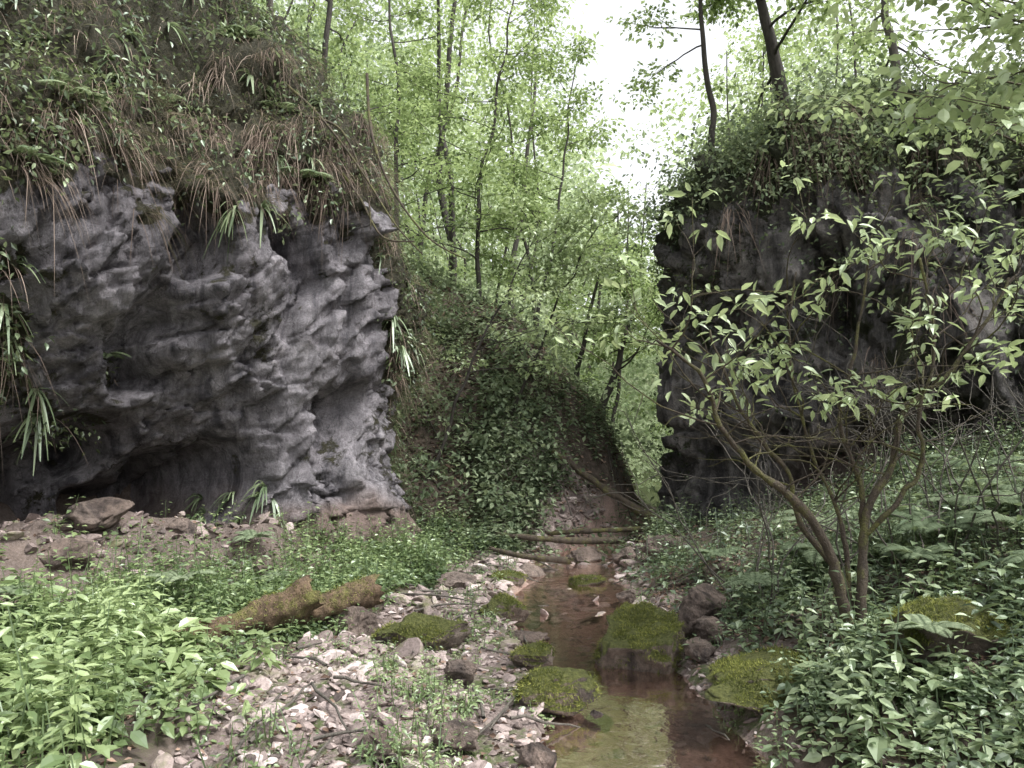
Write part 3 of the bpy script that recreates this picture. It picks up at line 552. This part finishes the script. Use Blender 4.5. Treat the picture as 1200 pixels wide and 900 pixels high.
# ---------------------------------------------------------------- trees
def branch(b,p,d,L,r,mat,n=8,up=.1,wob=.12,sides=5):
    pts=[np.array(p,float)]; d=nz(np.array(d,float))
    for i in range(n):
        d=nz(d+rng.normal(0,wob,3)+np.array([0,0,up])/n); pts.append(pts[-1]+d*L/n)
    pts=np.array(pts); tube(b,pts,np.linspace(r,r*.25,len(pts)),sides,mat); return pts
def tree(name,base,top,r,nb,bl,mb,ml,ls=.1,f0=.35,nleaf=22,R=.45,wob=.08,dirb=None,sub=4,vb=(.2,.9),T=DI):
    b=B(); base=np.array(base,float);top=np.array(top,float); n=14
    pts=base+(top-base)*np.linspace(0,1,n)[:,None]; L=np.linalg.norm(top-base)
    pts[1:]+=np.cumsum(rng.normal(0,wob*L/n,(n-1,3)),0)*np.array([1,1,.2])
    fr=np.linspace(0,1,n); tube(b,poly(pts,40),(r*(1-.75*np.linspace(0,1,40)))*(1+.4*np.exp(-np.linspace(0,1,40)*18)),9,0)
    C=[]
    for q in range(nb):
        f=f0+(1-f0)*(q+rng.uniform(0,1))/nb; p=np.array([I(f,fr,pts[:,k]) for k in range(3)])
        a=rng.uniform(0,6.28); d=np.array([math.cos(a),math.sin(a),rng.uniform(.0,.5)])
        if dirb is not None: d=d*.7+np.array(dirb)
        l=bl*(1.1-.7*(f-f0)/(1-f0))*rng.uniform(.7,1.2)
        bp=branch(b,p,d,l,r*.22*(1.2-f)+.006,0,10)
        for s_ in range(sub):
            k=rng.integers(2,len(bp)); dd=nz(bp[k]-bp[k-1])+rng.normal(0,.6,3)*np.array([1,1,.4])
            sp=branch(b,bp[k],dd,l*rng.uniform(.2,.45),.008,0,4,0,.15,3); C+=[sp[2],sp[-1]]
        C+=[bp[-1],bp[-3],bp[-5]]
    C=np.array(C)
    if nleaf: sprays(b,C,R*rng.uniform(.6,1.2,len(C)),nleaf,ls,1,T,.6,.25,.1,rng.uniform(vb[0],vb[1],len(C)))
    return b.make(name,[mb,ml])
H=lambda x,y:float(height(np.array([x]),np.array([y]))[0])-.15
tree('beech_tree',(-4.3,13.0,7.0),(-4.7,12.6,18),.075,16,2.6,M_bark_grey,M_leaf_tree,.11,.05,26,.45,.12)
tree('beech_tree',(-3.4,12.6,6.6),(-2.9,12.0,16),.06,16,2.4,M_bark,M_leaf_tree,.11,.05,26,.45,.14)
tree('beech_tree',(-2.4,16.5,H(-2.4,16.5)),(-3.0,16.0,14),.07,20,3.0,M_bark,M_leaf_tree,.11,.12,26,.5,.14)
tree('beech_tree',(-.8,17.2,H(-.8,17.2)),(.2,16.7,13),.06,20,3.0,M_bark,M_leaf_tree,.11,.12,26,.5,.14)
tree('beech_tree',(.6,17.6,H(.6,17.6)),(1.9,17.3,11),.05,14,2.2,M_bark,M_leaf_tree,.11,.2,24,.45,.14)
tree('beech_sapling',(-1.5,13.3,H(-1.5,13.3)),(.6,12.9,5.9),.035,13,2.0,M_bark,M_leaf_shrub,.1,.4,18,.4,.12,(.7,-.1,0),4,(.3,1))
tree('beech_sapling',(-.2,14.4,H(-.2,14.4)),(1.7,13.6,6.4),.035,10,1.8,M_bark,M_leaf_shrub,.1,.45,16,.4,.12,(.6,-.2,0),4,(.3,1))
tree('leaning_tree',(2.0,18.3,2.0),(3.1,18.2,5.8),.13,9,2.0,M_bark,M_leaf_tree,.11,.45)
tree('leaning_tree',(1.5,18.8,2.4),(2.4,18.6,7),.09,9,1.8,M_bark,M_leaf_tree,.11,.45)
tree('leaning_tree',(.9,18.4,3.2),(-.2,18.4,9),.08,9,1.8,M_bark,M_leaf_tree,.11,.45)
tree('beech_tree',(2.7,20.5,1.0),(3.4,21,9),.07,12,2.2,M_bark,M_leaf_tree,.12,.25)
tree('cliff_top_tree',(3.7,13.2,6.2),(3.3,12.8,12),.075,8,1.7,M_bark,M_leaf_tree,.1,.5)
tree('cliff_top_tree',(5.4,13.2,7.1),(4.1,12.4,11),.17,10,2.5,M_bark,M_leaf_tree,.11,.4,26)
tree('cliff_top_tree',(6.6,12.2,7),(6.4,12,13),.09,14,2.4,M_bark_grey,M_leaf_tree,.11,.0,26)
tree('cliff_top_tree',(8.6,11.2,7),(8.0,10.8,13),.09,13,2.6,M_bark_grey,M_leaf_tree,.11,.0,26)
tree('maple_tree',(5.3,6.4,H(5.3,6.4)),(4.3,5.6,6.8),.06,16,1.9,M_bark_moss,M_leaf_shrub,.09,.5,12,.35,.1,(-.6,-.1,.1),4,(.3,1),OV)
tree('maple_tree',(4.9,4.6,H(4.9,4.6)),(3.9,4.5,5.8),.05,9,1.3,M_bark_moss,M_leaf_shrub,.11,.55,9,.3,.1,(-.6,.1,.1),4,(.4,1),OV)
tree('maple_tree',(6.3,8.4,H(6.3,8.4)),(5.8,8.0,9),.07,13,2.2,M_bark_moss,M_leaf_tree,.09,.45,13,.4,.1,(-.4,-.1,.1),4,(.3,1),OV)
b=B()
for pts in ([(-3.2,10.0,6.9),(-2.7,9.9,6.4),(-2.1,9.8,5.6),(-1.6,9.7,4.8),(-1.2,9.7,4.35)],[(-3.1,10.1,6.5),(-2.4,9.9,6.2),(-2.0,9.8,5.3),(-1.9,9.7,4.7)],[(-2.6,10.,5.9),(-2.1,9.8,5.2),(-1.75,9.7,4.6),(-1.3,9.6,4.5)],[(-2.0,9.7,6.9),(-1.9,9.6,6.0),(-1.6,9.5,5.2),(-1.1,9.4,4.5),(-.6,9.4,4.2)]):
    tube(b,poly(pts,24),np.linspace(.024,.008,24),6,0)
b.make('hanging_branch',[M_bark_moss])
# ---------------------------------------------------------------- foreground shrub
b=B(); C=[]
st=[([(2.25,5,.35),(2.2,5,.7),(2.15,4.97,1.0),(1.9,4.9,1.36),(1.66,4.85,1.55),(1.43,4.8,1.85),(1.27,4.75,2.2),(1.0,4.7,2.42)],.043),
([(2.25,5,.35),(2.24,5.05,.75),(2.0,5.1,1.15),(1.93,5.1,1.5),(1.75,5.15,1.7),(1.55,5.2,2.05),(1.4,5.2,2.5)],.026),
([(2.27,5,.35),(2.32,5.0,.8),(2.37,5,1.25),(2.55,5,1.58),(2.66,5,1.95),(2.9,4.95,2.15),(3.1,4.9,2.45),(3.35,4.9,2.8)],.036),
([(2.3,5,.7),(2.36,5.05,1.2),(2.37,5.1,1.5),(2.3,5.1,1.95),(2.43,5.1,2.4),(2.54,5.1,3.0)],.024),
([(2.35,5,1.1),(2.55,4.9,1.35),(2.68,4.85,1.6),(2.66,4.8,1.95),(2.8,4.75,2.3),(2.75,4.7,2.9)],.02),
([(2.2,5,.5),(2.28,5.1,.9),(2.25,5.2,1.3),(2.1,5.3,1.75),(2.0,5.3,2.3),(2.05,5.3,2.9)],.018)]
for pts,r in st:
    q=poly(pts,36); q[3:]+=np.cumsum(rng.normal(0,.007,(33,3)),0); tube(b,q,np.linspace(r,.007,36)*(1+.12*rng.normal(0,1,36)),8,0)
    for k in range(12):
        i=rng.integers(14,35); a=rng.uniform(0,6.28); d=np.array([math.cos(a)*1.2,math.sin(a)*.7,rng.uniform(.1,1.)]); L=rng.uniform(.4,1.2)
        bp=branch(b,q[i],d,L,.007,0,8,.1,.22,5)
        if bp[-1][2]>2.0: C+=[bp[-1]]
        for s_ in range(3):
            j=rng.integers(3,9); sp=branch(b,bp[j],nz(bp[j]-bp[j-1])+rng.normal(0,.7,3),rng.uniform(.12,.4),.0035,0,4,.05,.25,4)
            if sp[-1][2]>1.95 and rng.uniform()<.75: C.append(sp[-1])
C=np.array(C); sprays(b,C,.12,6,.1,1,OV,.4,.35,.15,rng.uniform(.3,1,len(C)),.1,.05)
b.make('shrub_tree',[M_bark_moss,M_leaf_shrub])
b=B()
for k in range(40):
    p=np.array([rng.uniform(1.9,4.2),rng.uniform(5.4,6.8),0]); p[2]=H(p[0],p[1])+.2; d=np.array([rng.normal(-.1,.5),rng.normal(0,.3),1.2]); bp=branch(b,p,d,rng.uniform(1.2,2.8),.009,0,10,-.1,.22,5)
    for s_ in range(6):
        j=rng.integers(3,10); branch(b,bp[j],nz(bp[j]-bp[j-1])+rng.normal(0,.7,3),rng.uniform(.2,.8),.0045,0,5,0,.25,4)
b.make('bare_shrub',[M_bark_grey])
# ---------------------------------------------------------------- forest mass
b=B()
for k in range(150):
    y=rng.uniform(20,48); x=rng.uniform(-.6*y,.5*y)
    if abs(x-xc(y))<2 or .13*y<x<.33*y: continue
    z=H(x,y); L=rng.uniform(7,15); lean=rng.normal(0,1.6,2); r=rng.uniform(.04,.15)
    pts=np.array([x,y,z])+np.array([lean[0],lean[1],L])*np.linspace(0,1,8)[:,None]; pts[1:]+=np.cumsum(rng.normal(0,.25,(7,3)),0); tube(b,poly(pts,20),np.linspace(r,r*.3,20),6,0)
b.make('distant_tree_trunks',[M_bark])
def forest(n,yr,slope,hmin,hmax,R,nl,S,mat,name,seed,thr,T=DI,vb=(.1,.9)):
    y=rng.uniform(yr[0],yr[1],n); x=rng.uniform(slope[0],slope[1],n)*y; g=height(x,y,False); z=g+hmin+(hmax-hmin)*rng.uniform(0,1,n)**.9
    P=p3(x,y,z); dn=fbm(P*.28,3,seed); k=dn>thr
    gap=np.abs(x-.18*y-.3)<(.025*y+.07*y*np.clip((z/y-.22)/.35,0,1)); k&=~(gap&(z>.3*y+1)&(rng.uniform(0,1,n)<.85))
    k&=~((y<19)&(inside(x,y,RR,1)>-.5)); k&=(z<.78*y+3)
    P=P[k]; v=np.clip(rng.uniform(vb[0],vb[1],len(P))+1.2*fbm(P*.2,2,seed+5),0,1)
    b=B(); sprays(b,P,R*rng.uniform(.6,1.3,len(P)),nl,S,0,T,.6,.28,.1,v); print(name,len(P)); return b.make(name,[mat])
forest(4000,(18.5,30),(-.6,.5),1.2,15,.75,22,.15,M_leaf_tree,'forest_foliage',301,-.05)
forest(3600,(28,50),(-.6,.55),.8,18,1.35,20,.3,M_leaf_far_haze,'distant_forest_foliage',302,-.22)
forest(1900,(50,90),(-.5,.5),.5,20,2.8,18,.85,M_leaf_far_haze,'distant_forest_foliage',303,-.4,DI,(.4,1))
forest(900,(17,40),(-.4,.4),.2,2.2,.7,20,.18,M_leaf_far_haze,'undergrowth',304,-.5)
# ---------------------------------------------------------------- light, world, camera
w=bpy.data.worlds.new('World'); scene.world=w; w.use_nodes=True; nt=w.node_tree; nt.nodes.clear()
out=nt.nodes.new('ShaderNodeOutputWorld'); bg=nt.nodes.new('ShaderNodeBackground'); sky=nt.nodes.new('ShaderNodeTexSky'); sky.sky_type='NISHITA'; sky.sun_disc=False
sd=Vector((.5,-.25,.85)).normalized()
sky.sun_elevation=math.asin(sd.z); sky.sun_rotation=math.atan2(sd.x,sd.y); sky.dust_density=4; sky.air_density=1.2
hs=nt.nodes.new('ShaderNodeHueSaturation'); hs.inputs['Saturation'].default_value=.14; hs.inputs['Value'].default_value=2.5
nt.links.new(sky.outputs[0],hs.inputs['Color']); nt.links.new(hs.outputs[0],bg.inputs[0]); bg.inputs[1].default_value=.15; nt.links.new(bg.outputs[0],out.inputs[0])
l=bpy.data.lights.new('sun','SUN'); l.energy=4.8; l.angle=math.radians(14); l.color=(1,.975,.94); lo=bpy.data.objects.new('sun',l); scene.collection.objects.link(lo)
lo.rotation_euler=sd.to_track_quat('Z','Y').to_euler()
cam=bpy.data.cameras.new('camera'); co=bpy.data.objects.new('camera',cam); scene.collection.objects.link(co); scene.camera=co
cam.lens=26; cam.sensor_width=36; cam.clip_end=1000; cam.clip_start=.05
co.location=(0,0,1.6); co.rotation_euler=(math.radians(90+5.9),0,0)
scene.view_settings.view_transform='Standard'; scene.view_settings.look='None'; scene.view_settings.exposure=0
